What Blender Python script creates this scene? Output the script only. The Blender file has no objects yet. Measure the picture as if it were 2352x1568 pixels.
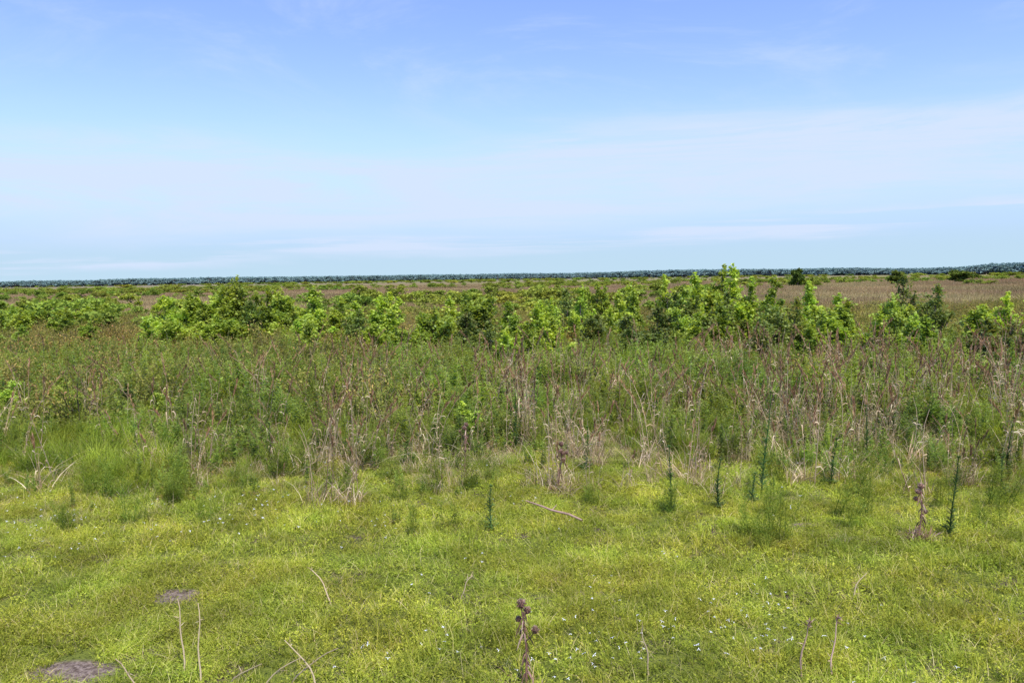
import bpy, math, numpy as np
from mathutils import Matrix, Vector
R = np.random.RandomState
scene = bpy.context.scene
scene.view_settings.view_transform = 'Standard'
scene.view_settings.look = 'None'
scene.view_settings.exposure = 0
rad = math.radians

# ------------------------------------------------------------------ materials
def foliage_mat(name, stops, tip=None, tipf=0.0, transl=0.4, nscale=0.5, nval=0.35, spec=0.0, hue=0.02, gain=1.25):
    m = bpy.data.materials.new(name); m.use_nodes = True
    nt = m.node_tree; N = nt.nodes; L = nt.links; N.clear()
    out = N.new('ShaderNodeOutputMaterial')
    at = N.new('ShaderNodeAttribute'); at.attribute_name = 'rnd'
    cr = N.new('ShaderNodeValToRGB'); e = cr.color_ramp.elements
    while len(e) > 1: e.remove(e[-1])
    e[0].position = stops[0][0]; e[0].color = (*stops[0][1], 1)
    for p, c in stops[1:]:
        k = e.new(p); k.color = (*c, 1)
    L.new(at.outputs['Fac'], cr.inputs[0])
    col = cr.outputs[0]
    if tip is not None:
        tt = N.new('ShaderNodeAttribute'); tt.attribute_name = 'tt'
        mx = N.new('ShaderNodeMix'); mx.data_type = 'RGBA'
        mp = N.new('ShaderNodeMath'); mp.operation = 'MULTIPLY'; mp.inputs[1].default_value = tipf
        L.new(tt.outputs['Fac'], mp.inputs[0]); L.new(mp.outputs[0], mx.inputs['Factor'])
        L.new(col, mx.inputs['A']); mx.inputs['B'].default_value = (*tip, 1); col = mx.outputs['Result']
    oi = N.new('ShaderNodeObjectInfo'); geo = N.new('ShaderNodeNewGeometry')
    nz = N.new('ShaderNodeTexNoise'); nz.inputs['Scale'].default_value = nscale*1.4; nz.inputs['Detail'].default_value = 1
    L.new(geo.outputs['Position'], nz.inputs['Vector'])
    sc = N.new('ShaderNodeSeparateColor'); L.new(nz.outputs['Color'], sc.inputs[0])
    hsv = N.new('ShaderNodeHueSaturation')
    a = N.new('ShaderNodeMapRange'); a.inputs['From Min'].default_value = 0.3; a.inputs['From Max'].default_value = 0.7
    a.inputs['To Min'].default_value = (1 - nval)*gain; a.inputs['To Max'].default_value = (1 + nval)*gain
    L.new(sc.outputs[0], a.inputs['Value'])
    b = N.new('ShaderNodeMapRange'); b.inputs['To Min'].default_value = 0.8; b.inputs['To Max'].default_value = 1.2
    L.new(oi.outputs['Random'], b.inputs['Value'])
    ml = N.new('ShaderNodeMath'); ml.operation = 'MULTIPLY'
    L.new(a.outputs[0], ml.inputs[0]); L.new(b.outputs[0], ml.inputs[1]); L.new(ml.outputs[0], hsv.inputs['Value'])
    h = N.new('ShaderNodeMapRange'); h.inputs['To Min'].default_value = 0.5 - hue; h.inputs['To Max'].default_value = 0.5 + hue
    h.inputs['From Min'].default_value = 0.3; h.inputs['From Max'].default_value = 0.7
    L.new(sc.outputs[1], h.inputs['Value']); L.new(h.outputs[0], hsv.inputs['Hue'])
    L.new(col, hsv.inputs['Color'])
    if spec > 0:
        pb = N.new('ShaderNodeBsdfPrincipled'); pb.inputs['Roughness'].default_value = 0.5
        pb.inputs['Specular IOR Level'].default_value = spec; L.new(hsv.outputs[0], pb.inputs['Base Color'])
    else:
        pb = N.new('ShaderNodeBsdfDiffuse'); L.new(hsv.outputs[0], pb.inputs['Color'])
    if transl > 0:
        tr = N.new('ShaderNodeBsdfTranslucent')
        t2 = N.new('ShaderNodeMix'); t2.data_type = 'RGBA'; t2.blend_type = 'MULTIPLY'; t2.inputs['Factor'].default_value = 1
        L.new(hsv.outputs[0], t2.inputs['A']); t2.inputs['B'].default_value = (1.4, 1.3, 0.6, 1)
        L.new(t2.outputs['Result'], tr.inputs['Color'])
        ms = N.new('ShaderNodeMixShader'); ms.inputs[0].default_value = transl
        L.new(pb.outputs[0], ms.inputs[1]); L.new(tr.outputs[0], ms.inputs[2]); L.new(ms.outputs[0], out.inputs['Surface'])
    else: L.new(pb.outputs[0], out.inputs['Surface'])
    return m

M_turf = foliage_mat('turf_leaf', [(0,(.075,.11,.015)),(.3,(.17,.215,.022)),(.75,(.29,.315,.035)),(.93,(.38,.35,.075)),(1,(.50,.41,.22))], (.33,.34,.06), .4, .38, .8, .26, hue=.015, gain=1.55)
M_grass = foliage_mat('grass_blade', [(0,(.055,.09,.012)),(.5,(.13,.185,.02)),(.9,(.23,.28,.035)),(1,(.37,.31,.15))], (.29,.32,.08), .4, .42, .35, .28, gain=1.6)
M_lush = foliage_mat('lush_grass_blade', [(0,(.08,.125,.012)),(.6,(.17,.24,.02)),(1,(.27,.33,.035))], (.32,.36,.07), .5, .45, .6, .25, gain=1.45, hue=.012)
M_straw = foliage_mat('dead_straw', [(0,(.18,.12,.065)),(.4,(.33,.24,.125)),(.8,(.47,.37,.21)),(1,(.62,.52,.33))], (.38,.26,.13), .2, .15, .5, .2, hue=.008, gain=1.3)
M_plume = foliage_mat('dead_plume', [(0,(.17,.095,.045)),(.6,(.32,.19,.09)),(1,(.48,.33,.18))], None, 0, .2, .5, .2, hue=.008, gain=1.2)
M_herb = foliage_mat('herb_leaf', [(0,(.045,.08,.014)),(.5,(.11,.165,.022)),(.85,(.19,.245,.035)),(1,(.36,.27,.12))], (.24,.30,.05), .4, .38, .35, .3, .25, gain=1.65)
M_shrub = foliage_mat('shrub_leaf', [(0,(.05,.07,.015)),(.4,(.12,.15,.026)),(.65,(.21,.21,.04)),(.82,(.32,.195,.07)),(1,(.42,.20,.095))], (.28,.20,.065), .4, .3, .12, .3, hue=.022, gain=1.55)
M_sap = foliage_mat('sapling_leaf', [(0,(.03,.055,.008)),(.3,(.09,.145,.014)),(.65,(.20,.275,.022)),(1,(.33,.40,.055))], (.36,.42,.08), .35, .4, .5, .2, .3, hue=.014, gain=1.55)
M_sapd = foliage_mat('dark_sapling_leaf', [(0,(.03,.055,.012)),(.5,(.085,.13,.02)),(.85,(.15,.20,.035)),(1,(.28,.17,.07))], (.24,.26,.07), .35, .35, .5, .15, .25, gain=1.4)
M_this = foliage_mat('thistle_leaf', [(0,(.05,.10,.03)),(.6,(.09,.15,.04)),(1,(.16,.22,.07))], None, 0, .25, 2, .2, gain=1.3)
M_fenn = foliage_mat('fennel_leaf', [(0,(.08,.13,.02)),(.6,(.15,.21,.03)),(1,(.24,.29,.05))], (.26,.3,.05), .3, .4, 2, .2, gain=1.3)
M_dead = foliage_mat('dead_thistle', [(0,(.10,.055,.035)),(.6,(.24,.14,.09)),(1,(.44,.32,.22))], None, 0, .0, 3, .2, hue=.008)
M_wht = foliage_mat('white_bract', [(0,(.72,.73,.65)),(1,(.78,.78,.74))], None, 0, .0, 2, .05, hue=0, gain=1.1)
M_bark = foliage_mat('twig_bark', [(0,(.08,.06,.04)),(1,(.20,.15,.10))], None, 0, .0, 3, .3, hue=.01)
M_reed = foliage_mat('marsh_reed', [(0,(.16,.11,.05)),(.5,(.27,.19,.09)),(.8,(.37,.275,.14)),(1,(.22,.25,.06))], (.34,.24,.12), .4, .15, .02, .22, hue=.018, gain=1.15)
M_far_haze = foliage_mat('hazed_distant_tree_leaf', [(0,(.11,.175,.15)),(.6,(.15,.225,.19)),(1,(.20,.28,.225))], None, 0, .0, .01, .12, hue=.01, gain=1.4)  # aerial haze is painted into these paler, bluish leaf colours
M_mid = foliage_mat('far_shrub_leaf', [(0,(.08,.11,.02)),(.5,(.19,.24,.035)),(1,(.30,.34,.06))], (.2,.26,.05), .3, .35, .03, .25, hue=.03, gain=1.5)
M_oak = foliage_mat('oak_leaf', [(0,(.03,.06,.015)),(.5,(.08,.12,.02)),(1,(.15,.19,.035))], None, .3, .3, .03, .25, hue=.02, gain=1.3)

# ------------------------------------------------------------------ mesh building
class MB:
    def __init__(s): s.v=[]; s.f=[]; s.r=[]; s.t=[]; s.m=[]; s.n=0
    def add(s, v, f, r, t, mi):
        v=np.asarray(v,float).reshape(-1,3); f=np.asarray(f,int).reshape(-1,4)
        s.v.append(v); s.f.append(f+s.n); s.r.append(np.broadcast_to(r,(len(v),)).astype(float)); s.t.append(np.broadcast_to(t,(len(v),)).astype(float))
        s.m.append(np.full(len(f),mi)); s.n+=len(v)
    def mesh(s, name, mats):
        v=np.concatenate(s.v); f=np.concatenate(s.f); me=bpy.data.meshes.new(name)
        me.vertices.add(len(v)); me.vertices.foreach_set('co', v.astype(np.float32).ravel())
        me.loops.add(f.size); me.loops.foreach_set('vertex_index', f.astype(np.int32).ravel())
        me.polygons.add(len(f)); me.polygons.foreach_set('loop_start', np.arange(0,f.size,4,dtype=np.int32))
        me.polygons.foreach_set('loop_total', np.full(len(f),4,dtype=np.int32))
        for m in mats: me.materials.append(m)
        me.polygons.foreach_set('material_index', np.concatenate(s.m).astype(np.int32))
        a=me.attributes.new('rnd','FLOAT','POINT'); a.data.foreach_set('value', np.clip(np.concatenate(s.r),0,1).astype(np.float32))
        a=me.attributes.new('tt','FLOAT','POINT'); a.data.foreach_set('value', np.clip(np.concatenate(s.t),0,1).astype(np.float32))
        me.update(calc_edges=True); return me
    def obj(s, name, mats): return bpy.data.objects.new(name, s.mesh(name, mats))

def unit(a): return a/np.maximum(np.linalg.norm(a,axis=-1,keepdims=True),1e-9)

def ribbon(mb, P, side, w, r, mi):
    n,k,_=P.shape
    off=side[:,None,:]*w[:,:,None]*0.5
    V=np.stack([P-off,P+off],2).reshape(n,k*2,3)
    base=np.array([[2*i,2*i+1,2*i+3,2*i+2] for i in range(k-1)])
    F=(base[None]+(np.arange(n)*k*2)[:,None,None]).reshape(-1,4)
    t=np.tile(np.repeat(np.linspace(0,1,k),2),n)
    mb.add(V,F,np.repeat(r,k*2),t,mi)

def blades(mb, rs, bx, by, h, w, lean, curve, k, r, mi, az=None, z0=0):
    n=len(bx); az=rs.uniform(0,2*np.pi,n) if az is None else az
    s=np.linspace(0,1,k)[None]; d=np.stack([np.cos(az),np.sin(az),0*az],1)
    horiz=h[:,None]*(lean[:,None]*s+curve[:,None]*s**2.2)
    vert=h[:,None]*(s-0.45*np.abs(curve[:,None])*s**3)
    P=np.stack([bx,by,np.zeros(n)+z0],1)[:,None]+d[:,None]*horiz[:,:,None]+np.array([0,0,1.])*vert[:,:,None]
    a2=az+np.pi/2+rs.normal(0,.5,n); side=np.stack([np.cos(a2),np.sin(a2),0*a2],1)
    ribbon(mb,P,side,w[:,None]*np.clip(1.02-s**2,0.06,1),r,mi)

def leaves(mb, rs, pos, dirs, up, ln, wd, r, t, mi, fold=0.15):
    n=len(pos); dirs=unit(dirs); side=unit(np.cross(dirs,up)); nrm=np.cross(side,dirs)
    ln=ln[:,None]; wd=wd[:,None]
    a=pos; b=pos+dirs*ln*.45+side*wd*.5+nrm*wd*fold; c=pos+dirs*ln-nrm*ln*.08; d=pos+dirs*ln*.45-side*wd*.5+nrm*wd*fold
    V=np.stack([a,b,c,d],1); F=np.arange(n*4).reshape(n,4)
    mb.add(V,F,np.repeat(r,4),np.repeat(t,4),mi)

def tube(mb, pts, radii, r, mi, sides=5):
    pts=np.asarray(pts,float); k=len(pts); radii=np.broadcast_to(radii,(k,))
    tan=unit(np.gradient(pts,axis=0)); ref=np.array([.3,.9,.1])
    s1=unit(np.cross(tan,ref)); s2=np.cross(tan,s1)
    a=np.linspace(0,2*np.pi,sides,endpoint=False)
    V=pts[:,None]+radii[:,None,None]*(np.cos(a)[None,:,None]*s1[:,None]+np.sin(a)[None,:,None]*s2[:,None])
    F=[[i*sides+j,i*sides+(j+1)%sides,(i+1)*sides+(j+1)%sides,(i+1)*sides+j] for i in range(k-1) for j in range(sides)]
    mb.add(V,F,r,np.repeat(np.linspace(0,1,k),sides),mi)

def disc(rs,n,rr,p=.5):
    a=rs.uniform(0,2*np.pi,n); q=rr*rs.uniform(0,1,n)**p; return q*np.cos(a), q*np.sin(a)

def turf(seed, rr=.25, m=1):
    rs=R(seed); mb=MB()
    nt=max(1,int(8*m)); cx,cy=disc(rs,nt,rr*.95); hs=rs.uniform(.6,1.9,nt); tn=rs.uniform(-.35,.3,nt)
    n=13; X=(cx[:,None]+rs.normal(0,.018,(nt,n))).ravel(); Y=(cy[:,None]+rs.normal(0,.018,(nt,n))).ravel()
    H=(hs[:,None]*rs.uniform(.04,.10,(nt,n))).ravel(); T=(tn[:,None]+rs.uniform(.1,.9,(nt,n))).ravel(); n=len(X)
    blades(mb,rs,X,Y,H,rs.uniform(.003,.007,n),rs.uniform(0,.8,n),rs.uniform(.1,.8,n),3,np.clip(T,0,.96),0)
    n=95*m; x,y=disc(rs,n,rr); cl=.5+.5*np.sin(x*23+seed)*np.sin(y*19+seed*2); z=rs.uniform(.005,.03,n)+.045*cl
    az=rs.uniform(0,6.28,n); d=np.stack([np.cos(az),np.sin(az),rs.uniform(-.2,.8,n)],1)
    leaves(mb,rs,np.stack([x,y,z],1),d,np.array([0,0,1.])+rs.normal(0,.35,(n,3)),rs.uniform(.014,.038,n),rs.uniform(.008,.021,n),np.clip(.6*rs.uniform(0,.95,n)+.35*cl,0,.93),z*7,0)
    n=9*m; x,y=disc(rs,n,rr)
    blades(mb,rs,x,y,rs.uniform(.05,.15,n),rs.uniform(.003,.006,n),rs.uniform(.2,1.8,n),rs.uniform(.1,.6,n),3,rs.uniform(.95,1,n),0)
    return mb,[M_turf]
def midgrass(seed):
    rs=R(seed); mb=MB()
    for c in range(4):
        n=50; cx,cy=disc(rs,1,.28); x,y=disc(rs,n,.13,.7)
        hs=rs.uniform(.6,1.2)
        blades(mb,rs,x+cx,y+cy,rs.uniform(.12,.36,n)*hs,rs.uniform(.005,.009,n),rs.uniform(0,.5,n),rs.uniform(.1,.9,n),4,rs.uniform(0,.98,n)*rs.uniform(.4,1,n),0)
    n=44; x,y=disc(rs,n,.35)
    blades(mb,rs,x,y,rs.uniform(.15,.5,n),rs.uniform(.003,.007,n),rs.uniform(0,1.1,n),rs.uniform(0,.9,n),4,rs.uniform(0,1,n),1)
    return mb,[M_grass,M_straw]
def lush(seed):
    rs=R(seed); mb=MB(); n=110; x,y=disc(rs,n,.3,.6)
    blades(mb,rs,x,y,rs.uniform(.35,.8,n),rs.uniform(.008,.015,n),rs.uniform(0,.3,n),rs.uniform(.1,.8,n),5,rs.uniform(0,1,n),0)
    return mb,[M_lush]
def herb(seed):
    rs=R(seed); mb=MB()
    for i in range(rs.randint(3,7)):
        x,y=disc(rs,1,.26); h=rs.uniform(.45,1.1); ln=rs.normal(0,.12,2); k=6
        s=np.linspace(0,1,k); P=np.stack([x+ln[0]*h*s**1.5,y+ln[1]*h*s**1.5,h*s],1)
        tube(mb,P,np.linspace(.005,.002,k),.95,0,3)
        n=int(75*h)+18; q=rs.uniform(.08,1,n); pos=np.stack([np.interp(q,s,P[:,j]) for j in range(3)],1)
        az=rs.uniform(0,6.28,n); d=np.stack([np.cos(az),np.sin(az),rs.uniform(.1,1,n)],1)
        sz=np.interp(q,[0,.5,1],[.06,.13,.05])*rs.uniform(.7,1.2,n)
        dead=(q<.26)
        leaves(mb,rs,pos,d,np.array([0,0,1.])+rs.normal(0,.3,(n,3)),sz,sz*rs.uniform(.2,.42),np.where(dead,1,rs.uniform(0,.9,n)),q,0)
    return mb,[M_herb]
def stalk(seed, ns=None):
    rs=R(seed); mb=MB(); ns=ns or rs.randint(2,8)
    for i in range(ns):
        x,y=disc(rs,1,.2); h=rs.uniform(.7,1.8); az=rs.uniform(0,6.28); l=rs.uniform(0,.22); k=7
        s=np.linspace(0,1,k); bend=rs.uniform(0,.25)
        hz=h*(l*s+bend*s**4); P=np.stack([x+hz*np.cos(az),y+hz*np.sin(az),h*s-.1*h*bend*s**4],1)
        tube(mb,P,np.linspace(.0075,.0035,k),rs.uniform(.1,.85),0,3)
        n=rs.randint(8,15); q=rs.uniform(.05,.78,n); pos=np.stack([np.interp(q,s,P[:,j]) for j in range(3)],1)
        a=rs.uniform(0,6.28,n); L=rs.uniform(.12,.36,n); ss=np.linspace(0,1,4)[None]
        d=np.stack([np.cos(a),np.sin(a),0*a],1)
        PP=pos[:,None]+d[:,None]*(L[:,None]*.45*ss**.8)[:,:,None]+np.array([0,0,1.])*(L[:,None]*(.5*ss-1.2*ss**2*rs.uniform(.3,1.1,n)[:,None]))[:,:,None]
        side=unit(np.cross(d,rs.normal(0,1,(n,3))))
        ribbon(mb,PP,side,rs.uniform(.008,.017,n)[:,None]*np.array([[1,1,.7,.1]]),rs.uniform(.2,1,n),0)
        if rs.rand()<.7:
            n=40; q=rs.uniform(.77,1,n); pos=np.stack([np.interp(q,s,P[:,j]) for j in range(3)],1)
            a=az+rs.normal(0,1.2,n); d=np.stack([np.cos(a)*.3,np.sin(a)*.3,1+0*a],1)
            leaves(mb,rs,pos,d,rs.normal(0,1,(n,3)),rs.uniform(.06,.12,n),rs.uniform(.010,.018,n),rs.uniform(0,1,n),q,1)
    n=40; x,y=disc(rs,n,.2)
    blades(mb,rs,x,y,rs.uniform(.2,.7,n),rs.uniform(.005,.012,n),rs.uniform(0,.8,n),rs.uniform(0,1.1,n),5,rs.uniform(.2,1,n),0)
    return mb,[M_straw,M_plume]
def shrub(seed, n=950, leaf=.07):
    rs=R(seed); mb=MB(); nb=26
    az=rs.uniform(0,6.28,nb); el=rs.uniform(.35,1.45,nb); L=rs.uniform(.55,1.0,nb)
    tips=np.stack([np.cos(az)*np.cos(el)*L*.95,np.sin(az)*np.cos(el)*L*.95,.15+np.sin(el)*L],1)
    for i in range(nb):
        s=np.linspace(0,1,4)[:,None]; P=tips[i]*s+np.array([0,0,.12])*np.sin(s*3.14)+rs.normal(0,.02,(4,3))*s; P[:,2]=np.maximum(P[:,2],0)
        tube(mb,P,np.linspace(.008,.003,4),rs.uniform(0,1),1,3)
    b=rs.randint(0,nb,n); q=rs.uniform(.2,1.05,n)**.7
    pos=tips[b]*q[:,None]+rs.normal(0,.075,(n,3)); pos[:,2]=np.abs(pos[:,2])
    d=unit(tips[b])+rs.normal(0,.8,(n,3))
    br=rs.uniform(0,1,nb)
    leaves(mb,rs,pos,d,np.array([0,0,1.])+rs.normal(0,.5,(n,3)),leaf*rs.uniform(.6,1.4,n),leaf*.5*rs.uniform(.6,1.2,n),.65*br[b]*rs.uniform(.5,1.2,n)+.35*rs.uniform(0,1,n)*q,q**3,0)
    return mb,[M_shrub,M_bark]
def sapling(seed, mat, H=3.0, W=1.15, n=4300, leaf=.12):
    rs=R(seed); mb=MB(); stems=[]
    for i in range(rs.randint(4,7)):
        az=rs.uniform(0,6.28); l=rs.uniform(.2,.8)*W; h=H*(1.0 if i==0 else rs.uniform(.5,.95)); 
        if i==0: l*=.3
        k=7; s=np.linspace(0,1,k)
        P=np.stack([l*np.cos(az)*s**.8,l*np.sin(az)*s**.8,h*s],1)+rs.normal(0,.03,(k,3))*s[:,None]; P[0,2]=-.05
        tube(mb,P,np.linspace(.04,.006,k),rs.uniform(0,1),1,5); stems.append((s,P,h))
    B0=[];B1=[]
    for s,P,h in stems:
        nb=int(16*h/H*2)
        q=rs.uniform(.06,.97,nb); p0=np.stack([np.interp(q,s,P[:,j]) for j in range(3)],1)
        az=rs.uniform(0,6.28,nb); L=W*.58*np.clip(1.05-q,0.05,1)**.75*rs.uniform(.4,1.25,nb)
        up=rs.uniform(.25,1.1,nb); p1=p0+np.stack([np.cos(az)*L,np.sin(az)*L,L*up],1)
        for a,b in zip(p0,p1): tube(mb,[a,(a+b)/2+np.array([0,0,-.03]),b],[.010,.007,.003],.4,1,3)
        B0+=list(p0);B1+=list(p1)
    B0=np.array(B0);B1=np.array(B1); nb=len(B0); tone=rs.uniform(0,1,nb)
    b=rs.randint(0,nb,n); q=rs.uniform(.15,1.08,n)**.6
    pos=B0[b]+(B1[b]-B0[b])*q[:,None]+rs.normal(0,.06,(n,3)); pos[:,2]=np.abs(pos[:,2])
    d=unit(B1[b]-B0[b])*.6+rs.normal(0,.7,(n,3))+np.array([0,0,-.25])
    sz=leaf*rs.uniform(.55,1.25,n)
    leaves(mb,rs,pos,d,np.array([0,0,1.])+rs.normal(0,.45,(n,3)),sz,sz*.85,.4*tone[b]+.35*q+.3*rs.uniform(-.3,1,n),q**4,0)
    for s,P,h in stems:
        m=90; q=rs.uniform(.74,1.05,m); p=np.stack([np.interp(np.minimum(q,1),s,P[:,j]) for j in range(3)],1); p[:,2]+=(q>1)*(q-1)*h
        az=rs.uniform(0,6.28,m); d=np.stack([np.cos(az),np.sin(az),rs.uniform(-.3,.9,m)],1); sz=leaf*rs.uniform(.6,1.1,m)
        leaves(mb,rs,p,d,np.array([0,0,1.])+rs.normal(0,.4,(m,3)),sz,sz*.8,rs.uniform(.5,1,m),q,0)
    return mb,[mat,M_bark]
def thistle(seed,H):
    rs=R(seed); mb=MB(); k=8; s=np.linspace(0,1,k)
    P=np.stack([.05*H*np.sin(s*3+seed),.04*H*np.sin(s*2.2+seed),H*s],1); P-=P[0]*np.array([1,1,0]); P[0,2]=-.02
    tube(mb,P,np.linspace(.012,.005,k),.3,0,6)
    n=int(80*H)+20; q=np.sort(rs.uniform(.03,1,n)); pos=np.stack([np.interp(q,s,P[:,j]) for j in range(3)],1)
    az=np.arange(n)*2.4+rs.normal(0,.3,n); L=np.interp(q,[0,.15,.6,1],[.19,.13,.09,.045])*rs.uniform(.6,1.2,n)
    ss=np.linspace(0,1,5)[None]; d=np.stack([np.cos(az),np.sin(az),0*az],1)
    PP=pos[:,None]+d[:,None]*(L[:,None]*.8*ss)[:,:,None]+np.array([0,0,1.])*(L[:,None]*(.75*ss-.35*ss**2))[:,:,None]
    side=np.stack([-np.sin(az),np.cos(az),0*az],1)
    ribbon(mb,PP,side,L[:,None]*np.array([[.14,.22,.12,.16,.01]]),rs.uniform(0,1,n),0)
    for f in (.3,.5,.75):
        p=pos+d*(L*.8*f)[:,None]+np.array([0,0,1.])*(L*(.75*f-.35*f*f))[:,None]
        for sg in (-1,1):
            leaves(mb,rs,p,side*sg+d*.5+rs.normal(0,.2,(n,3))+np.array([0,0,.4]),np.array([0,0,1.])+rs.normal(0,.2,(n,3)),L*.34*(1.1-f*.6),L*.10,rs.uniform(.2,1,n),f+0*L,0)
    m=40; az=rs.uniform(0,6.28,m); z=rs.uniform(-.2,1,m); d=np.stack([np.cos(az),np.sin(az),z*1.5],1)
    leaves(mb,rs,np.tile(P[-1],(m,1)),d,np.array([0,0,1.])+rs.normal(0,.2,(m,3)),np.full(m,.04),np.full(m,.012),rs.uniform(0,1,m),0*az,0)
    return mb,[M_this]
def fennel(seed,H=.6):
    rs=R(seed); mb=MB()
    for i in range(rs.randint(4,8)):
        x,y=disc(rs,1,.14); h=H*rs.uniform(.5,1); k=5; s=np.linspace(0,1,k); l=rs.normal(0,.16,2)
        P=np.stack([x+l[0]*h*s,y+l[1]*h*s,h*s],1); tube(mb,P,np.linspace(.005,.002,k),.3,0,3)
        n=int(300*h); q=rs.uniform(.03,1,n); pos=np.stack([np.interp(q,s,P[:,j]) for j in range(3)],1)
        az=rs.uniform(0,6.28,n); o=rs.uniform(0,.07,n)*(1.1-q*.6); d=np.stack([np.cos(az),np.sin(az),rs.uniform(.3,1.2,n)],1)
        leaves(mb,rs,pos+d*o[:,None],d+rs.normal(0,.3,(n,3)),np.array([0,0,1.])+rs.normal(0,.4,(n,3)),rs.uniform(.03,.08,n),rs.uniform(.004,.009,n),rs.uniform(0,1,n),q,0)
    return mb,[M_fenn]
def head(mb,rs,c,r):
    u=np.linspace(0,np.pi,6); pts=np.stack([0*u,0*u,-np.cos(u)*r*1.1],1)+c
    tube(mb,pts,np.maximum(np.sin(u)*r*.75,.001),.4,0,7)
    m=150; z=rs.uniform(-.9,1,m); az=rs.uniform(0,6.28,m); q=np.sqrt(1-z*z); d=np.stack([q*np.cos(az),q*np.sin(az),z+.25],1)
    leaves(mb,rs,c+d*r*.6,d+rs.normal(0,.2,(m,3)),rs.normal(0,1,(m,3)),rs.uniform(.5,1.0,m)*r,np.full(m,r*.22),np.clip(.6+.5*z+rs.normal(0,.2,m),0,1),0*z,0)
def dthistle(seed,H,nb=5,base=1.0):
    rs=R(seed); mb=MB(); k=7; s=np.linspace(0,1,k)
    P=np.stack([.03*np.sin(s*4+seed)*H,.03*np.cos(s*3)*H-.03*H,H*.95*s],1); P[0,2]=-.03
    tube(mb,P,np.linspace(.012,.006,k),.5,0,6); head(mb,rs,P[-1]+np.array([0,0,.02]),.036)
    for i in range(nb):
        q=rs.uniform(.45,.9); p=np.array([np.interp(q,s,P[:,j]) for j in range(3)]); az=rs.uniform(0,6.28); L=rs.uniform(.06,.2)*H
        e=p+np.array([np.cos(az)*L*.7,np.sin(az)*L*.7,L*rs.uniform(.2,1)])
        tube(mb,[p,(p+e)/2-np.array([0,0,.01]),e],[.006,.005,.004],.5,0,5); head(mb,rs,e,rs.uniform(.02,.032))
    n=60; q=rs.uniform(.05,.95,n); pos=np.stack([np.interp(q,s,P[:,j]) for j in range(3)],1); az=rs.uniform(0,6.28,n)
    L=rs.uniform(.05,.16,n); ss=np.linspace(0,1,4)[None]; d=np.stack([np.cos(az),np.sin(az),0*az],1)
    PP=pos[:,None]+d[:,None]*(L[:,None]*.6*ss)[:,:,None]-np.array([0,0,1.])*(L[:,None]*.9*ss**2)[:,:,None]
    ribbon(mb,PP,unit(rs.normal(0,1,(n,3))),rs.uniform(.008,.022,n)[:,None]*np.array([[.6,1,.8,.1]]),rs.uniform(0,1,n),0)
    n=int(220*base); az=rs.uniform(0,6.28,n); x,y=disc(rs,n,.17)
    if n: blades(mb,rs,x,y,rs.uniform(.05,.18,n),rs.uniform(.006,.016,n),rs.uniform(.3,1.6,n),rs.uniform(-1.2,.9,n),5,rs.uniform(0,1,n),0,az=az)
    return mb,[M_dead]
def flower(seed):
    rs=R(seed); mb=MB()
    for i in range(rs.randint(1,4)):
        x,y=disc(rs,1,.25); h=rs.uniform(.09,.19); top=np.array([x[0]+rs.normal(0,.01),y[0],h])
        tube(mb,[[x[0],y[0],0],[x[0],y[0],h*.5],top],[.0015]*3,.4,1,3)
        m=rs.randint(3,6); az=np.linspace(0,6.28,m,endpoint=False)+rs.uniform(0,2); d=np.stack([np.cos(az),np.sin(az),rs.uniform(-.9,.4,m)],1)
        leaves(mb,rs,np.tile(top,(m,1)),d,np.tile([0,0,1.],(m,1)),rs.uniform(.013,.026,m),np.full(m,.007),rs.uniform(0,1,m),0*az,0)
    return mb,[M_wht,M_grass]
def reed(seed):
    rs=R(seed); mb=MB(); n=1500; x,y=disc(rs,n,3.8)
    blades(mb,rs,x,y,rs.uniform(.5,1.05,n),rs.uniform(.02,.05,n),rs.uniform(0,.3,n),rs.uniform(0,.5,n),3,rs.uniform(0,1,n),0)
    return mb,[M_reed]
def fartree(seed,mat,n=700,wide=1.0):
    rs=R(seed); mb=MB(); nl=16
    tube(mb,[[0,0,-.3],[.1,0,3],[0,.1,6.5]],[.35,.28,.1],.3,1,6)
    c=np.stack([rs.normal(0,2.2*wide,nl),rs.normal(0,2.2*wide,nl),rs.uniform(2.0,8.6,nl)],1)
    c[:,:2]*=np.interp(c[:,2],[1,5,9],[1.1,1.2,.5])[:,None]
    for p in c: tube(mb,[[0,0,max(p[2]-2.5,.8)],p*np.array([.5,.5,1])-np.array([0,0,.6]),p],[.14,.1,.04],.3,1,4)
    b=rs.randint(0,nl,n); pos=c[b]+unit(rs.normal(0,1,(n,3)))*rs.uniform(.5,1.35,(n,1))*np.array([1.3,1.3,.9])
    pos[:,2]=np.maximum(pos[:,2],.1)
    leaves(mb,rs,pos,rs.normal(0,1,(n,3)),rs.normal(0,1,(n,3))+np.array([0,0,1.]),rs.uniform(.6,1.3,n),rs.uniform(.5,1.0,n),rs.uniform(0,1,n),0*pos[:,0],0)
    return mb,[mat,M_bark]

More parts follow.
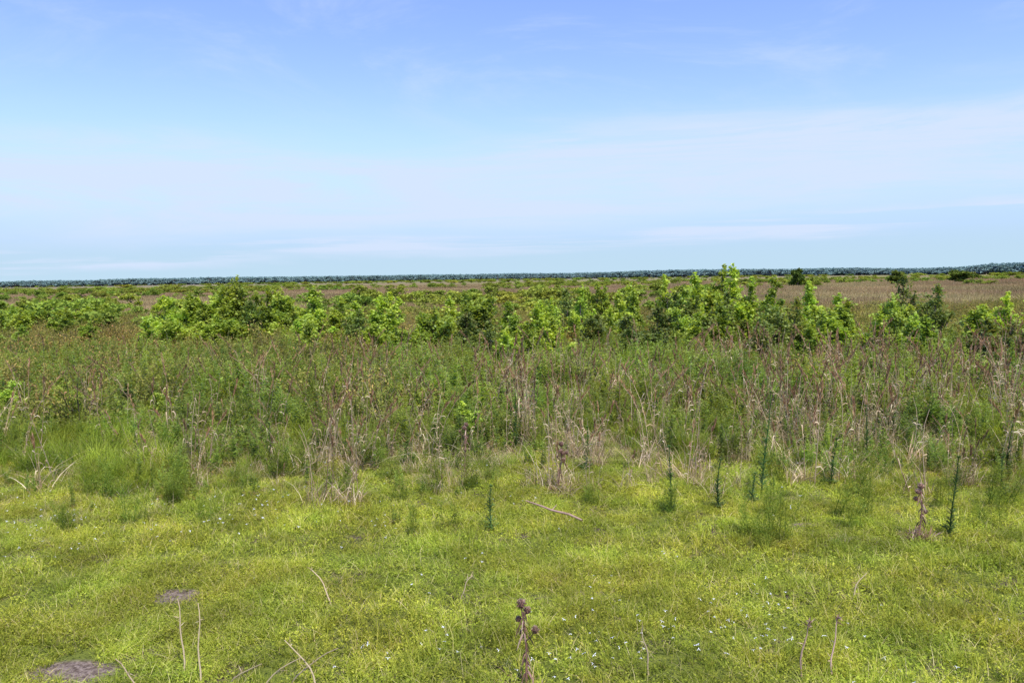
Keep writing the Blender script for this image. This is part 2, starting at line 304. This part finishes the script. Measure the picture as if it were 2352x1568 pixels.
# ------------------------------------------------------------------ scatter by geometry nodes
def templates(name, objs):
    col=bpy.data.collections.new(name)
    for o in objs: col.objects.link(o)
    return col
def tset(name, fn, seeds, **kw):
    os=[]
    for i,s in enumerate(seeds):
        mb,mats=fn(s,**kw); os.append(mb.obj('%s_variant_%02d'%(name,i),mats))
    return templates(name+'_variants',os),len(os)
def scatter(name, tc, x, y, scl, rs, tilt=.06, zs=None):
    col,nv=tc; n=len(x); z=hfn(x,y)
    me=bpy.data.meshes.new(name); me.vertices.add(n)
    me.vertices.foreach_set('co',np.stack([x,y,z],1).astype(np.float32).ravel())
    a=me.attributes.new('rot','FLOAT_VECTOR','POINT'); a.data.foreach_set('vector',np.stack([rs.normal(0,tilt,n),rs.normal(0,tilt,n),rs.uniform(0,6.28,n)],1).astype(np.float32).ravel())
    sc=np.stack([scl,scl,scl if zs is None else zs],1)
    a=me.attributes.new('scl','FLOAT_VECTOR','POINT'); a.data.foreach_set('vector',sc.astype(np.float32).ravel())
    a=me.attributes.new('pick','INT','POINT'); a.data.foreach_set('value',rs.randint(0,nv,n).astype(np.int32))
    o=bpy.data.objects.new(name,me); scene.collection.objects.link(o)
    ng=bpy.data.node_groups.new(name+'_nodes','GeometryNodeTree')
    ng.interface.new_socket('Geometry',in_out='INPUT',socket_type='NodeSocketGeometry')
    ng.interface.new_socket('Geometry',in_out='OUTPUT',socket_type='NodeSocketGeometry')
    N=ng.nodes; L=ng.links; gi=N.new('NodeGroupInput'); go=N.new('NodeGroupOutput')
    ip=N.new('GeometryNodeInstanceOnPoints'); ci=N.new('GeometryNodeCollectionInfo')
    ci.inputs['Collection'].default_value=col; ci.inputs['Separate Children'].default_value=True; ci.inputs['Reset Children'].default_value=True
    def na(nm,t):
        q=N.new('GeometryNodeInputNamedAttribute'); q.data_type=t; q.inputs['Name'].default_value=nm
        return [s for s in q.outputs if s.name=='Attribute' and s.enabled][0]
    L.new(gi.outputs[0],ip.inputs['Points']); L.new(ci.outputs[0],ip.inputs['Instance'])
    ip.inputs['Pick Instance'].default_value=True
    L.new(na('pick','INT'),ip.inputs['Instance Index'])
    er=N.new('FunctionNodeEulerToRotation'); L.new(na('rot','FLOAT_VECTOR'),er.inputs[0]); L.new(er.outputs[0],ip.inputs['Rotation'])
    L.new(na('scl','FLOAT_VECTOR'),ip.inputs['Scale'])
    L.new(ip.outputs[0],go.inputs[0])
    md=o.modifiers.new('scatter','NODES'); md.node_group=ng
    return o

def hfn(x,y):
    x=np.asarray(x,float); y=np.asarray(y,float)
    return .03*np.sin(x*.7+1.3*np.sin(y*.4))+.025*np.sin(y*.9+x*.35+2)
def vnoise(x,y,sc,seed):
    x=np.asarray(x,float); y=np.asarray(y,float)
    rs=R(seed); G=rs.uniform(0,1,(256,256)); X=x/sc+1000; Y=y/sc+1000
    i=np.floor(X).astype(int); j=np.floor(Y).astype(int); fx=X-i; fy=Y-j; fx=fx*fx*(3-2*fx); fy=fy*fy*(3-2*fy)
    g=lambda a,b:G[a%256,b%256]
    return (g(i,j)*(1-fx)+g(i+1,j)*fx)*(1-fy)+(g(i,j+1)*(1-fx)+g(i+1,j+1)*fx)*fy
def region(rs,n,y0,y1,slope=.70,pad=3,p=None):
    ys=np.linspace(y0,y1,400); w=slope*ys+pad; c=np.cumsum(w); c/=c[-1]
    y=np.interp(rs.uniform(0,1,n),c,ys)+rs.uniform(-.02,.02,n)*1; x=rs.uniform(-1,1,n)*(slope*y+pad); return x,y

bare=[(-3.8,9.0,.24,.15),(-4.05,7.25,.30,.16),(.8,9.0,.15,.06),(4.05,11.2,.16,.06),(-7.3,12.2,.26,.10)]
def bare_mask(x,y,k=1.0,pad=0):
    m=np.zeros(len(x),bool)
    for i,(a,b,rx,ry) in enumerate(bare):
        t=np.arctan2(y-b,x-a); wob=1+.25*np.sin(3*t+i)+.15*np.sin(5*t+2*i)
        m|=((x-a)/(rx*k*wob+pad))**2+((y-b)/(ry*k*wob+pad))**2<1
    return m

# ------------------------------------------------------------------ ground
def axis(lim,near,step):
    a=list(np.arange(0,near,step)); s=step
    while a[-1]<lim: s*=1.18; a.append(a[-1]+s)
    return np.array(a)
px=axis(7000,14,.25); xs=np.concatenate([-px[:0:-1],px]); py=axis(7000,30,.25); ny=axis(60,3,.5); ys=np.concatenate([-ny[:0:-1],py])
X,Y=np.meshgrid(xs,ys); Z=hfn(X,Y)*np.clip(1.4-np.hypot(X,Y)/150,0,1)
mb=MB(); w=len(xs); F=[[j*w+i,j*w+i+1,(j+1)*w+i+1,(j+1)*w+i] for j in range(len(ys)-1) for i in range(w-1)]
mb.add(np.stack([X,Y,Z],-1),F,.5,.5,0)
gm=bpy.data.materials.new('marsh_ground'); gm.use_nodes=True; nt=gm.node_tree; N=nt.nodes; L=nt.links
N.remove(N['Principled BSDF']); pb=N.new('ShaderNodeBsdfDiffuse'); L.new(pb.outputs[0],N['Material Output'].inputs['Surface'])
geo=N.new('ShaderNodeNewGeometry')
def noise(sc,det=4,vec=None,rough=.55):
    n=N.new('ShaderNodeTexNoise'); n.inputs['Scale'].default_value=sc; n.inputs['Detail'].default_value=det; n.inputs['Roughness'].default_value=rough
    L.new(vec if vec else geo.outputs['Position'],n.inputs['Vector']); return n.outputs['Fac']
def mr(s,a,b,c=0,d=1):
    m=N.new('ShaderNodeMapRange'); m.interpolation_type='SMOOTHSTEP'
    for k,v in (('From Min',a),('From Max',b),('To Min',c),('To Max',d)): m.inputs[k].default_value=v
    L.new(s,m.inputs['Value']); return m.outputs[0]
def mix(f,a,b):
    m=N.new('ShaderNodeMix'); m.data_type='RGBA'
    if isinstance(f,float): m.inputs['Factor'].default_value=f
    else: L.new(f,m.inputs['Factor'])
    for k,v in (('A',a),('B',b)):
        if isinstance(v,tuple): m.inputs[k].default_value=(*v,1)
        else: L.new(v,m.inputs[k])
    return m.outputs['Result']
sep=N.new('ShaderNodeSeparateXYZ'); L.new(geo.outputs['Position'],sep.inputs[0])
n1=noise(9,3)
soil=mix(mr(n1,.35,.65),(.09,.068,.04),(.20,.155,.10))
green=mix(mr(n1,.3,.7),(.13,.16,.028),(.22,.25,.045))
near=mix(mr(noise(1.3,3),.33,.46),soil,green)
dm=None
for a,b,rx,ry in bare:
    s=N.new('ShaderNodeVectorMath'); s.operation='SUBTRACT'; L.new(geo.outputs['Position'],s.inputs[0]); s.inputs[1].default_value=(a,b,0)
    q=N.new('ShaderNodeVectorMath'); q.operation='MULTIPLY'; L.new(s.outputs[0],q.inputs[0]); q.inputs[1].default_value=(1/rx,1/ry,0)
    l=N.new('ShaderNodeVectorMath'); l.operation='LENGTH'; L.new(q.outputs[0],l.inputs[0])
    v=mr(l.outputs['Value'],1.1,1.7,1,0)
    if dm is None: dm=v
    else:
        x=N.new('ShaderNodeMath'); x.operation='MAXIMUM'; L.new(dm,x.inputs[0]); L.new(v,x.inputs[1]); dm=x.outputs[0]
n2=noise(20,5,None,.72)
dirt=mix(mr(n2,.38,.62),(.13,.095,.065),(.36,.28,.20))
near=mix(dm,near,dirt)
farc=mix(mr(noise(.9,4),.3,.7),(.16,.11,.055),(.30,.22,.12))
fg=mix(mr(noise(.5,3),.3,.7),(.13,.16,.03),(.25,.28,.05))
bands=N.new('ShaderNodeMapping'); bands.inputs['Scale'].default_value=(.35,1,1); L.new(geo.outputs['Position'],bands.inputs[0])
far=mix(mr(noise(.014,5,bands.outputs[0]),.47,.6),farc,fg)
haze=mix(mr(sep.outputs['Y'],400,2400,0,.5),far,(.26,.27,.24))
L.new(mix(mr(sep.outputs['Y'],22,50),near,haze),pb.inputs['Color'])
bp=N.new('ShaderNodeBump'); bp.inputs['Strength'].default_value=1; bp.inputs['Distance'].default_value=.05
L.new(n2,bp.inputs['Height']); L.new(bp.outputs[0],pb.inputs['Normal'])
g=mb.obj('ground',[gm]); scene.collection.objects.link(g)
g.data.polygons.foreach_set('use_smooth',np.ones(len(g.data.polygons),bool))

# ------------------------------------------------------------------ scatter layers
T_patch=tset('turf_patch',turf,range(10,15),rr=.8,m=12); T_turf=tset('turf',turf,range(15,19))
T_mid=tset('mid_grass',midgrass,range(20,26)); T_lush=tset('lush_grass',lush,range(30,35))
T_herb=tset('herb',herb,range(40,48)); T_stalk=tset('dead_stalk',stalk,range(50,60)); T_one=tset('lone_stalk',stalk,range(160,166),ns=2); T_shrub=tset('shrub',shrub,range(60,66))
T_flow=tset('flower',flower,range(70,74)); T_reed=tset('reed',reed,range(80,84)); T_fen=tset('fennel',fennel,range(90,95))
rs=R(1)
def edge(x):
    return 13.6+.9*np.sin(x*.45+1)+.5*np.sin(x*1.3)
gx,gy=np.meshgrid(np.arange(-19,19.1,.84),np.arange(4.5,16.6,.84)); x=gx.ravel()+rs.uniform(-.3,.3,gx.size); y=gy.ravel()+rs.uniform(-.3,.3,gx.size)
k=(np.abs(x)<.70*y+3)&~bare_mask(x,y,1,.8); scatter('short_grass',T_patch,x[k],y[k],rs.uniform(.95,1.2,k.sum()),rs,.012,rs.uniform(.7,1.6,k.sum()))
X=[];Y=[]
for a,b,rx,ry in bare:
    n=int(150*(rx+1.1)*(ry+1.1)); X+=list(a+rs.uniform(-1,1,n)*(rx+1.0)); Y+=list(b+rs.uniform(-1,1,n)*(ry+1.0))
X=np.array(X);Y=np.array(Y);k=~bare_mask(X,Y,1,.06)
scatter('grass_tufts',T_turf,X[k],Y[k],rs.uniform(.5,1.1,k.sum()),rs,.05)
x,y=region(rs,6400,5.5,30); p=np.clip((y-edge(x)+3.0)/5,0.07,1)*(.2+1.1*vnoise(x,y,1.1,5)); k=(rs.rand(len(x))<p)&~bare_mask(x,y,1.2,.2); x,y=x[k],y[k]
scatter('meadow_grass',T_mid,x,y,rs.uniform(.6,1.25,len(x))*np.clip(.55+(y-edge(x))*.13,.33,1.9),rs)
x,y=region(rs,3400,13,24); sx=vnoise(x,y,1.6,17)*2-.5; side=np.clip(vnoise(x,y,2.2,7)*1.7-.65,0,1)*.45+.7*((x<-.32*y-1+1.5*np.sin(y))&(y<18.5))*np.clip(sx,0,1)+.5*(x>.5*y)*np.clip(sx,0,1)
k=(rs.rand(len(x))<side*np.clip((y-edge(x)-.4)/1.5,0,1)); x,y=x[k],y[k]
scatter('tall_green_grass',T_lush,x,y,rs.uniform(.6,1.15,len(x))*np.clip(.4+(y-edge(x))*.2,.4,1.0),rs,.1)
x,y=region(rs,7800,11.5,34); p=np.clip((y-edge(x)+1.2)/4.5,0.02,1)*(.3+.95*vnoise(x,y,1.8,9))
k=rs.rand(len(x))<p; x,y=x[k],y[k]
scatter('leafy_weeds',T_herb,x,y,rs.uniform(.6,1.35,len(x))*np.clip(.38+(y-edge(x))*.09,.3,1.1),rs,.1)
x,y=region(rs,420,11,22); k=(rs.rand(len(x))<np.clip((y-edge(x)+2)/3,.05,1)*vnoise(x,y,1.5,41)); x,y=x[k],y[k]
scatter('dog_fennel_stand',T_fen,x,y,rs.uniform(.6,1.4,len(x)),rs,.1)
x,y=region(rs,2900,13.4,29); d=np.clip(vnoise(x,y,.95,11)*2.8-1.3,0,1)*np.clip((y-edge(x)-.2)/3.6,0,1)
d*=np.clip((x+.36*y)/2.5,0.10,1)*np.where((x<.2*y)&(y>22),.5,1); k=rs.rand(len(x))<d*.95; x,y=x[k],y[k]
scatter('dead_grass_stalks',T_stalk,x,y,rs.uniform(.6,1.22,len(x)),rs,.1)
x,y=region(rs,1100,12.6,28); k=(rs.rand(len(x))<.65*np.clip((x+.5*y)/4,.3,1)); x,y=x[k],y[k]
scatter('dry_stalks',T_one,x,y,rs.uniform(.45,1.25,len(x)),rs,.13)
x,y=region(rs,4300,18,70); L0=np.where(x<-.1*y,18.5+2*np.sin(x*.7),23+2*np.sin(x*.5)); p=np.clip((y-L0)/3,0,1)*(.35+.8*vnoise(x,y,4,13))
k=rs.rand(len(x))<p; x,y=x[k],y[k]; s=rs.uniform(.8,1.5,len(x)); scatter('bramble_thicket',T_shrub,x,y,s,rs,.1,s*rs.uniform(.7,1.1,len(x))*np.where((x>-.15*y)&(y<36),.75,1))
x,y=region(rs,5600,44,420,.70,8); k=rs.rand(len(x))<.35+.8*vnoise(x,y,18,15); x,y=x[k],y[k]
scatter('marsh_reeds',T_reed,x,y,rs.uniform(.8,1.3,len(x))*(1+y/500),rs,.01,rs.uniform(.7,1.1,len(x)))
X=[];Y=[]
for cx,cy,sx,sy,n in [(-6.2,11.3,1.6,.6,44),(-3.2,11.8,1.2,.6,14),(1.5,7.6,1.0,.6,26),(.6,7.2,1.2,.4,12),(2.5,7.8,1.2,.8,12),(0,10,5,3,22),(5,8.5,2,1.2,5),(-2.5,14.2,2.5,.6,20),(-7,13,2,.8,20)]:
    X+=list(rs.normal(cx,sx,n)); Y+=list(rs.normal(cy,sy,n))
X=np.array(X);Y=np.array(Y); k=(Y>5.5)&(Y<16); scatter('white_wildflowers',T_flow,X[k],Y[k],rs.uniform(.9,1.3,k.sum()),rs,.1)

# ------------------------------------------------------------------ saplings (individual plants)
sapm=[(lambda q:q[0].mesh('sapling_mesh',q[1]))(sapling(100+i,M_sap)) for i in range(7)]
sapw=[(lambda q:q[0].mesh('wide_sapling_mesh',q[1]))(sapling(120+i,M_sap,2.4,1.6,4600,.115)) for i in range(4)]
sapd=[(lambda q:q[0].mesh('dark_sapling_mesh',q[1]))(sapling(140+i,M_sapd,3.0,1.3,4000,.105)) for i in range(3)]
def plant(name,me,x,y,sx,sz,rot):
    o=bpy.data.objects.new(name,me); o.location=(x,y,float(hfn(x,y))); o.scale=(sx,sx,sz); o.rotation_euler=(0,0,rot); scene.collection.objects.link(o); return o
S=[(-14.0,42,3.6,1.2,'s'),(-15.9,42,2.8,1.3,'s'),(-16.9,41,2.7,1.2,'w'),(-12.6,43,3.1,1.2,'s'),(-11.6,42.5,3.0,1.3,'s'),(-10.2,42,3.0,1.3,'s'),(-9.3,43.5,2.5,1.1,'s'),(-13.3,41.2,2.5,1.0,'d'),(-14.9,40.6,2.4,1.1,'s'),(-12.2,40.0,2.3,1.2,'s'),(-10.9,40.2,2.2,1.2,'w'),(-13.6,39,1.9,1.2,'w'),(-16.0,38.8,1.9,1.1,'w'),(-13.9,42.8,3.2,.8,'d'),
(-9.2,35.5,1.7,.8,'s'),(-15.0,34,1.9,.9,'s'),(-24.5,45,2.1,1.1,'s'),(-26,40,1.8,1.0,'w'),(-34,60,2.2,1.3,'w'),(-29,58,2.3,1.2,'w'),(-37,62,2.2,1.3,'s'),(-27,52,2.0,1.2,'s'),(-40,64,2.2,1.4,'w'),(-7.9,32.5,1.8,.8,'s'),(-8.3,33.2,1.6,.8,'s'),
(-20.5,40,1.7,.8,'s'),(-28,47,2.1,1.1,'s'),(-30,48,2.0,1.1,'w'),(-22,52,2.1,1.1,'w'),(-24,58,2.3,1.2,'s'),(-20,55,2.2,1.1,'s'),(-33,54,2.1,1.2,'w'),(-36,55,2.1,1.2,'s'),(-21.5,36,1.3,.7,'w'),(-23.5,33,1.4,.7,'s'),(-25,36.5,1.5,.8,'w'),(-18.5,48,2.0,1.0,'w'),(-22.6,38,1.6,.8,'s'),
(-5.7,32.5,2.2,.9,'d'),(-5.5,36,2.8,1.1,'s'),(-4.7,33.5,2.3,1.0,'s'),(-3.6,36,2.2,1.0,'w'),(-5.1,31.0,1.8,.9,'s'),(-4.2,30.4,1.7,.9,'s'),(-7.2,38,2.3,1.1,'s'),(-6.4,33.6,2.0,.9,'s'),
(-2.1,40,2.8,1.0,'s'),(-2.9,38,2.5,1.0,'s'),(-1.2,37,2.6,1.1,'s'),(-.3,33,2.4,1.0,'s'),(.25,31,2.1,.9,'s'),(1.2,33,2.4,1.0,'s'),(1.6,35,2.5,1.0,'s'),(-1.8,34.5,2.0,1.0,'d'),(.6,29.3,1.9,.9,'s'),(1.6,29.8,2.0,.9,'s'),(-.1,28.3,1.7,.8,'s'),(-.8,30.2,1.9,.9,'d'),
(3.1,38,3.0,.9,'s'),(2.6,39,2.8,1.0,'d'),(4.8,38,2.6,1.0,'s'),(6.4,45,3.0,1.1,'s'),(5.0,47,3.0,1.1,'s'),(5.8,40,2.7,1.1,'s'),(2.9,33,1.8,1.0,'d'),(4.6,32.5,1.9,1.0,'d'),(5.9,33,2.2,1.0,'d'),(4.0,29.5,1.6,.9,'d'),(5.4,29,1.6,.9,'d'),(3.9,35,2.2,1.0,'s'),
(7.9,41,3.4,1.1,'s'),(7.1,36,2.7,1.1,'d'),(8.2,37,3.3,1.1,'s'),(9.4,38,3.7,1.15,'s'),(9.8,36,3.6,1.1,'s'),(8.6,33,2.7,1.0,'d'),(9.5,34,3.2,1.1,'s'),(10.4,33,3.2,1.1,'s'),(10.2,30,2.5,1.0,'d'),(11.2,31.5,2.9,1.1,'s'),(11.5,29.0,2.4,1.0,'s'),(10.9,28.0,2.2,1.0,'s'),(9.2,29.8,2.3,1.0,'d'),(8.0,31.5,2.2,1.0,'s'),(8.5,28,1.9,.9,'d'),(12.3,31.5,2.5,1.0,'s'),(7.0,31,2.0,1.0,'s'),(9.9,27,1.9,.9,'s'),
(16.3,45,3.0,.9,'s'),(17.6,37,3.3,1.1,'d'),(15.6,34,2.5,.9,'w'),(17.6,34.5,2.8,1.1,'d'),(12.4,27.5,2.0,.9,'s'),(13.6,27,1.9,.9,'s'),(16.8,29.5,2.2,1.0,'s'),(17.5,27,2.2,1.0,'s'),(14.8,30,1.9,.9,'s'),
(20.6,30.5,3.0,1.1,'s'),(19.8,28,2.5,1.1,'s'),(19.2,26,2.3,.9,'s'),(18.2,29,2.4,1.0,'w'),(16.0,25,1.8,.9,'d'),(18.2,30.8,2.6,1.0,'s'),(22.4,26.5,2.8,1.0,'d'),(24,30,3.0,1.1,'s'),(26,28,2.8,1.1,'s'),(15.5,27,1.9,.9,'d'),(14.2,24.5,1.6,.7,'d'),(17.0,24,1.8,.8,'s'),
(3.4,34.5,1.9,.9,'d'),(-1.0,17.6,.85,.4,'s'),(6.8,33,2.1,.9,'w'),
(-12.6,20.5,1.1,.5,'w'),(-10.9,19.9,1.0,.45,'w'),(-9.4,20.2,1.0,.5,'d'),(-13.8,19.3,1.15,.5,'w'),(-8.3,19.6,.95,.4,'w'),(-15.5,22,1.25,.6,'w'),(-7.6,22.5,1.1,.6,'d'),(-11.8,21.4,1.1,.5,'s'),(-10.1,18.7,.85,.4,'w'),(-12.2,18.2,.85,.4,'s'),(-5.9,20.4,.9,.4,'d')]
rp=R(5)
for x,y,h,w,kd in S:
    if kd=='s': me=sapm[rp.randint(7)]; H=3.05
    elif kd=='w': me=sapw[rp.randint(4)]; H=2.45
    else: me=sapd[rp.randint(3)]; H=3.05
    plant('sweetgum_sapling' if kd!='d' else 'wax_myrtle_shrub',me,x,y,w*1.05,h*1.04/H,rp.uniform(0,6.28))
fs=templates('far_sapling_variants',[bpy.data.objects.new('far_sapling_variant_%02d'%i,m) for i,m in enumerate([fartree(200+i,M_mid,1100,1.3)[0].mesh('far_shrub_mesh',[M_mid,M_bark]) for i in range(5)])])
oak=[fartree(210+i,M_oak,2600,1.0)[0].mesh('oak_mesh',[M_oak,M_bark]) for i in range(2)]
x,y=region(rs,5600,48,420,.70,10); band=vnoise(x*.3,y,10,21)
k=(band>.64)|((np.abs(x-.03*y)<.23*y)&(y>50)&(y<140)&(vnoise(x*.5,y,7,23)>.34))|((x<-.2*y)&(y>50)&(y<110)&(vnoise(x*.4,y,7,24)>.52)); k&=~((x>.24*y)&(y<190)); k&=rs.rand(len(x))<.75; x,y=x[k],y[k]
s=rs.uniform(.12,.25,len(x)); scatter('distant_shrubs',(fs,5),x,y,s*1.3,rs,.03,s*(.8+.35*rs.rand(len(x))))
x,y=region(rs,1700,420,1500,.75,10); k=vnoise(x*.25,y,45,22)>.66; x,y=x[k],y[k]; s=rs.uniform(.2,.35,len(x)); scatter('distant_thicket',(fs,5),x,y,s*2.8,rs,.03,s)
for (x,y,s,w) in [(127,171,.56,.45),(152,200,.50,.62),(235,272,.62,.8),(146,218,.62,.55),(72,208,.5,.42),(100,215,.42,.5),(203,290,.6,1.0),(232,330,.6,1.1),(191,270,.4,.8),(208,276,.45,.9),(176,268,.4,.7),(125,230,.4,.7)]:
    plant('oak_tree',oak[int(x)%2],x,y,w,s,x)

# ------------------------------------------------------------------ distant tree line
ft=tset('distant_tree',fartree,range(220,227),mat=M_far_haze,n=420,wide=1.2)
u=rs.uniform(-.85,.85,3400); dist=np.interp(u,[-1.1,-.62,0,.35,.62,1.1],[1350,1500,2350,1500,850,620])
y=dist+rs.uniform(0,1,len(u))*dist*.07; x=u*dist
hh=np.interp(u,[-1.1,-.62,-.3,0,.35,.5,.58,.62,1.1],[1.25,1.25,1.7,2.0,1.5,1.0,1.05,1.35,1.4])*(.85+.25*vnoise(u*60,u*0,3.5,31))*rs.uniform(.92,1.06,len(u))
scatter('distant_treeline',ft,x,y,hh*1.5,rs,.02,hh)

# ------------------------------------------------------------------ individual foreground plants
def one(name,q,x,y,rot=0):
    o=q[0].obj(name,q[1]); o.location=(x,y,float(hfn(x,y))); o.rotation_euler=(0,0,rot); scene.collection.objects.link(o)
for i,(x,y,h) in enumerate([(3.9,12.8,1.6),(2.32,12.0,.95),(3.03,12.0,.75),(5.7,10.6,1.05),(.04,16.6,1.45),(-.32,11.35,.66),(3.6,12.3,.45),(6.5,15,1.1),(-4.6,15.5,.8),(8.6,14.2,1.0),(1.3,14.6,.8),(7.6,12.6,.7),(5.2,13.3,.8)]):
    one('thistle_plant',thistle(300+i,h),x,y,i)
for i,(x,y,h,nb,b) in enumerate([(5.24,10.5,.74,4,1.8),(-.89,14.6,.95,6,.6),(.74,13.3,.8,5,.5),(.08,6.75,.74,3,.15)]):
    one('dead_thistle',dthistle(320+i,h,nb,b),x,y,i*1.3)
for i,(x,y,h) in enumerate([(3.25,10.2,.6),(3.45,10.5,.75),(3.1,10.7,.5),(2.3,11.9,.5),(4.6,10.9,.6),(-1.4,11.2,.5),(-.9,11.6,.45),(5.0,11.5,.6),(3.7,11.6,.6),(6.3,12,.7),(1.2,12.6,.4)]):
    one('dog_fennel',fennel(340+i,h),x,y)
mb=MB(); p=np.array([[.18,12.6,.03],[.4,12.2,.06],[.55,12.0,.05],[.78,11.75,.06],[.96,11.5,.04]]); p[:,2]+=hfn(p[:,0],p[:,1])+.04
tube(mb,p,[.010,.015,.016,.018,.015],.75,0,7); tube(mb,[p[2],(p[2]*2+np.array([.08,.05,.07]))/2,p[2]+np.array([.08,.05,.07])],[.009,.007,.004],.8,0,5)
o=mb.obj('fallen_branch',[M_dead]); scene.collection.objects.link(o)
for i,(x,y,h,lx,ly,mt) in enumerate([(-3.0,7.2,.72,-.06,.1,M_straw),(-2.78,7.0,.78,.0,.05,M_straw),(-2.0,8.7,.45,-.2,.1,M_straw),(-1.95,6.9,.38,.35,.0,M_straw),(-1.7,6.8,.46,-.25,.1,M_straw),(-2.2,6.7,.35,.3,.1,M_straw),(-3.2,6.75,.35,-.2,.1,M_straw),(-2.5,6.9,.3,.28,-.1,M_straw),
    (2.45,6.9,.52,.08,.05,M_dead),(2.72,6.9,.54,.08,.1,M_dead),(1.15,6.95,.42,-.05,.05,M_straw),(-.6,8.9,.3,.1,0,M_straw),(3.6,8.6,.3,.15,.1,M_straw)]):
    mb=MB(); s=np.linspace(0,1,8); P=np.stack([lx*s**1.6*1.2+.01*np.sin(s*9+i),ly*s,h*s-.08*h*s**4],1); tube(mb,P,np.linspace(.009,.004,8),.8,0,5)
    rr=R(400+i); n=10; q=rr.uniform(.1,1,n); pos=np.stack([np.interp(q,s,P[:,j]) for j in range(3)],1); leaves(mb,rr,pos,rr.normal(0,.6,(n,3))+np.array([0,0,.6]),rr.normal(0,1,(n,3)),rr.uniform(.03,.1,n),np.full(n,.008),rr.uniform(0,1,n),q,0)
    if mt is M_dead:
        n=26; q=rr.uniform(.85,1,n); pos=np.stack([np.interp(q,s,P[:,j]) for j in range(3)],1); leaves(mb,rr,pos,rr.normal(0,.6,(n,3))+np.array([.3,0,.3]),rr.normal(0,1,(n,3)),rr.uniform(.02,.06,n),np.full(n,.01),rr.uniform(0,1,n),q,0)
    o=mb.obj('dry_stem',[mt]); o.location=(x,y,float(hfn(x,y))); scene.collection.objects.link(o)

# ------------------------------------------------------------------ sky and sun
SE,SA=rad(60),rad(152)
w=bpy.data.worlds.new('World'); scene.world=w; w.use_nodes=True; nt=w.node_tree; N=nt.nodes; L=nt.links; N.clear()
out=N.new('ShaderNodeOutputWorld'); bg=N.new('ShaderNodeBackground'); bg.inputs['Strength'].default_value=.15
sky=N.new('ShaderNodeTexSky'); sky.sky_type='NISHITA'; sky.sun_disc=False; sky.sun_elevation=SE; sky.sun_rotation=SA; sky.air_density=1.0; sky.dust_density=.4; sky.ozone_density=3.0
tc=N.new('ShaderNodeTexCoord'); sp=N.new('ShaderNodeSeparateXYZ'); L.new(tc.outputs['Generated'],sp.inputs[0])
def wn(scale,vec,det=5,dist=.0,r=.55):
    m=N.new('ShaderNodeMapping'); m.inputs['Scale'].default_value=vec; L.new(tc.outputs['Generated'],m.inputs[0])
    n=N.new('ShaderNodeTexNoise'); n.inputs['Scale'].default_value=scale; n.inputs['Detail'].default_value=det; n.inputs['Distortion'].default_value=dist; n.inputs['Roughness'].default_value=r
    L.new(m.outputs[0],n.inputs['Vector']); return n.outputs['Fac']
def ma(op,a,b):
    m=N.new('ShaderNodeMath'); m.operation=op
    for i,v in enumerate((a,b)):
        if isinstance(v,(int,float)): m.inputs[i].default_value=v
        else: L.new(v,m.inputs[i])
    return m.outputs[0]
def wmr(s,a,b,c=0,d=1):
    m=N.new('ShaderNodeMapRange'); m.interpolation_type='SMOOTHSTEP'
    for k,v in (('From Min',a),('From Max',b),('To Min',c),('To Max',d)): m.inputs[k].default_value=v
    L.new(s,m.inputs['Value']); return m.outputs[0]
def wmix(f,a,b,mode='MIX'):
    m=N.new('ShaderNodeMix'); m.data_type='RGBA'; m.blend_type=mode
    if isinstance(f,float): m.inputs['Factor'].default_value=f
    else: L.new(f,m.inputs['Factor'])
    for k,v in (('A',a),('B',b)):
        if isinstance(v,tuple): m.inputs[k].default_value=(*v,1)
        else: L.new(v,m.inputs[k])
    return m.outputs['Result']
warp=ma('MULTIPLY',ma('SUBTRACT',wn(1.5,(1,1,6),6,.3),.5),.13)
zt=ma('ADD',ma('SUBTRACT',sp.outputs['Z'],ma('MULTIPLY',sp.outputs['X'],.04)),warp)
band=ma('MULTIPLY',wmr(zt,.06,.105),wmr(zt,.145,.20,1,0))
fine=wn(2.2,(1,1,10),8,.9,.68)
c1=ma('MULTIPLY',band,wmr(fine,.36,.6,.25,1))
c2=ma('MULTIPLY',ma('MULTIPLY',wmr(zt,.03,.05),wmr(zt,.055,.075,1,0)),wmr(wn(2.0,(1,1,26),7,.3,.6),.44,.58,0,.95))
c3=ma('MULTIPLY',wmr(sp.outputs['Z'],.13,.25),wmr(wn(2.4,(1,.6,3.0),8,1.4,.66),.45,.75,0,.4))
cl=ma('MINIMUM',ma('ADD',ma('ADD',c1,c2),c3),.92)
k=1/.15
base=wmix(1.0,sky.outputs[0],(1.28,1.25,2.2),'MULTIPLY')
base=wmix(wmr(sp.outputs['Z'],.0,.22,1.0,.0),base,(.48*k,.68*k,.93*k))
base=wmix(wmr(sp.outputs['Z'],.0,.09,.9,.0),base,(.55*k,.75*k,.90*k))
L.new(wmix(cl,base,(.68*k,.795*k,1.0*k)),bg.inputs['Color']); L.new(bg.outputs[0],out.inputs['Surface'])
sl=bpy.data.lights.new('sun','SUN'); sl.energy=5.0; sl.angle=rad(.5); sl.color=(1,.955,.88)
so=bpy.data.objects.new('sun',sl); scene.collection.objects.link(so)
d=Vector((math.sin(SA)*math.cos(SE),math.cos(SA)*math.cos(SE),math.sin(SE))); so.rotation_euler=d.to_track_quat('Z','Y').to_euler(); so.location=(0,0,50)

# ------------------------------------------------------------------ camera
cd=bpy.data.cameras.new('camera'); cd.sensor_width=22.3; cd.lens=18; cd.clip_start=.1; cd.clip_end=20000
co=bpy.data.objects.new('camera',cd); scene.collection.objects.link(co)
co.matrix_world=Matrix.Translation((0,0,3.5))@Matrix.Rotation(rad(90-4.36),4,'X')@Matrix.Rotation(rad(-.85),4,'Z')
scene.camera=co
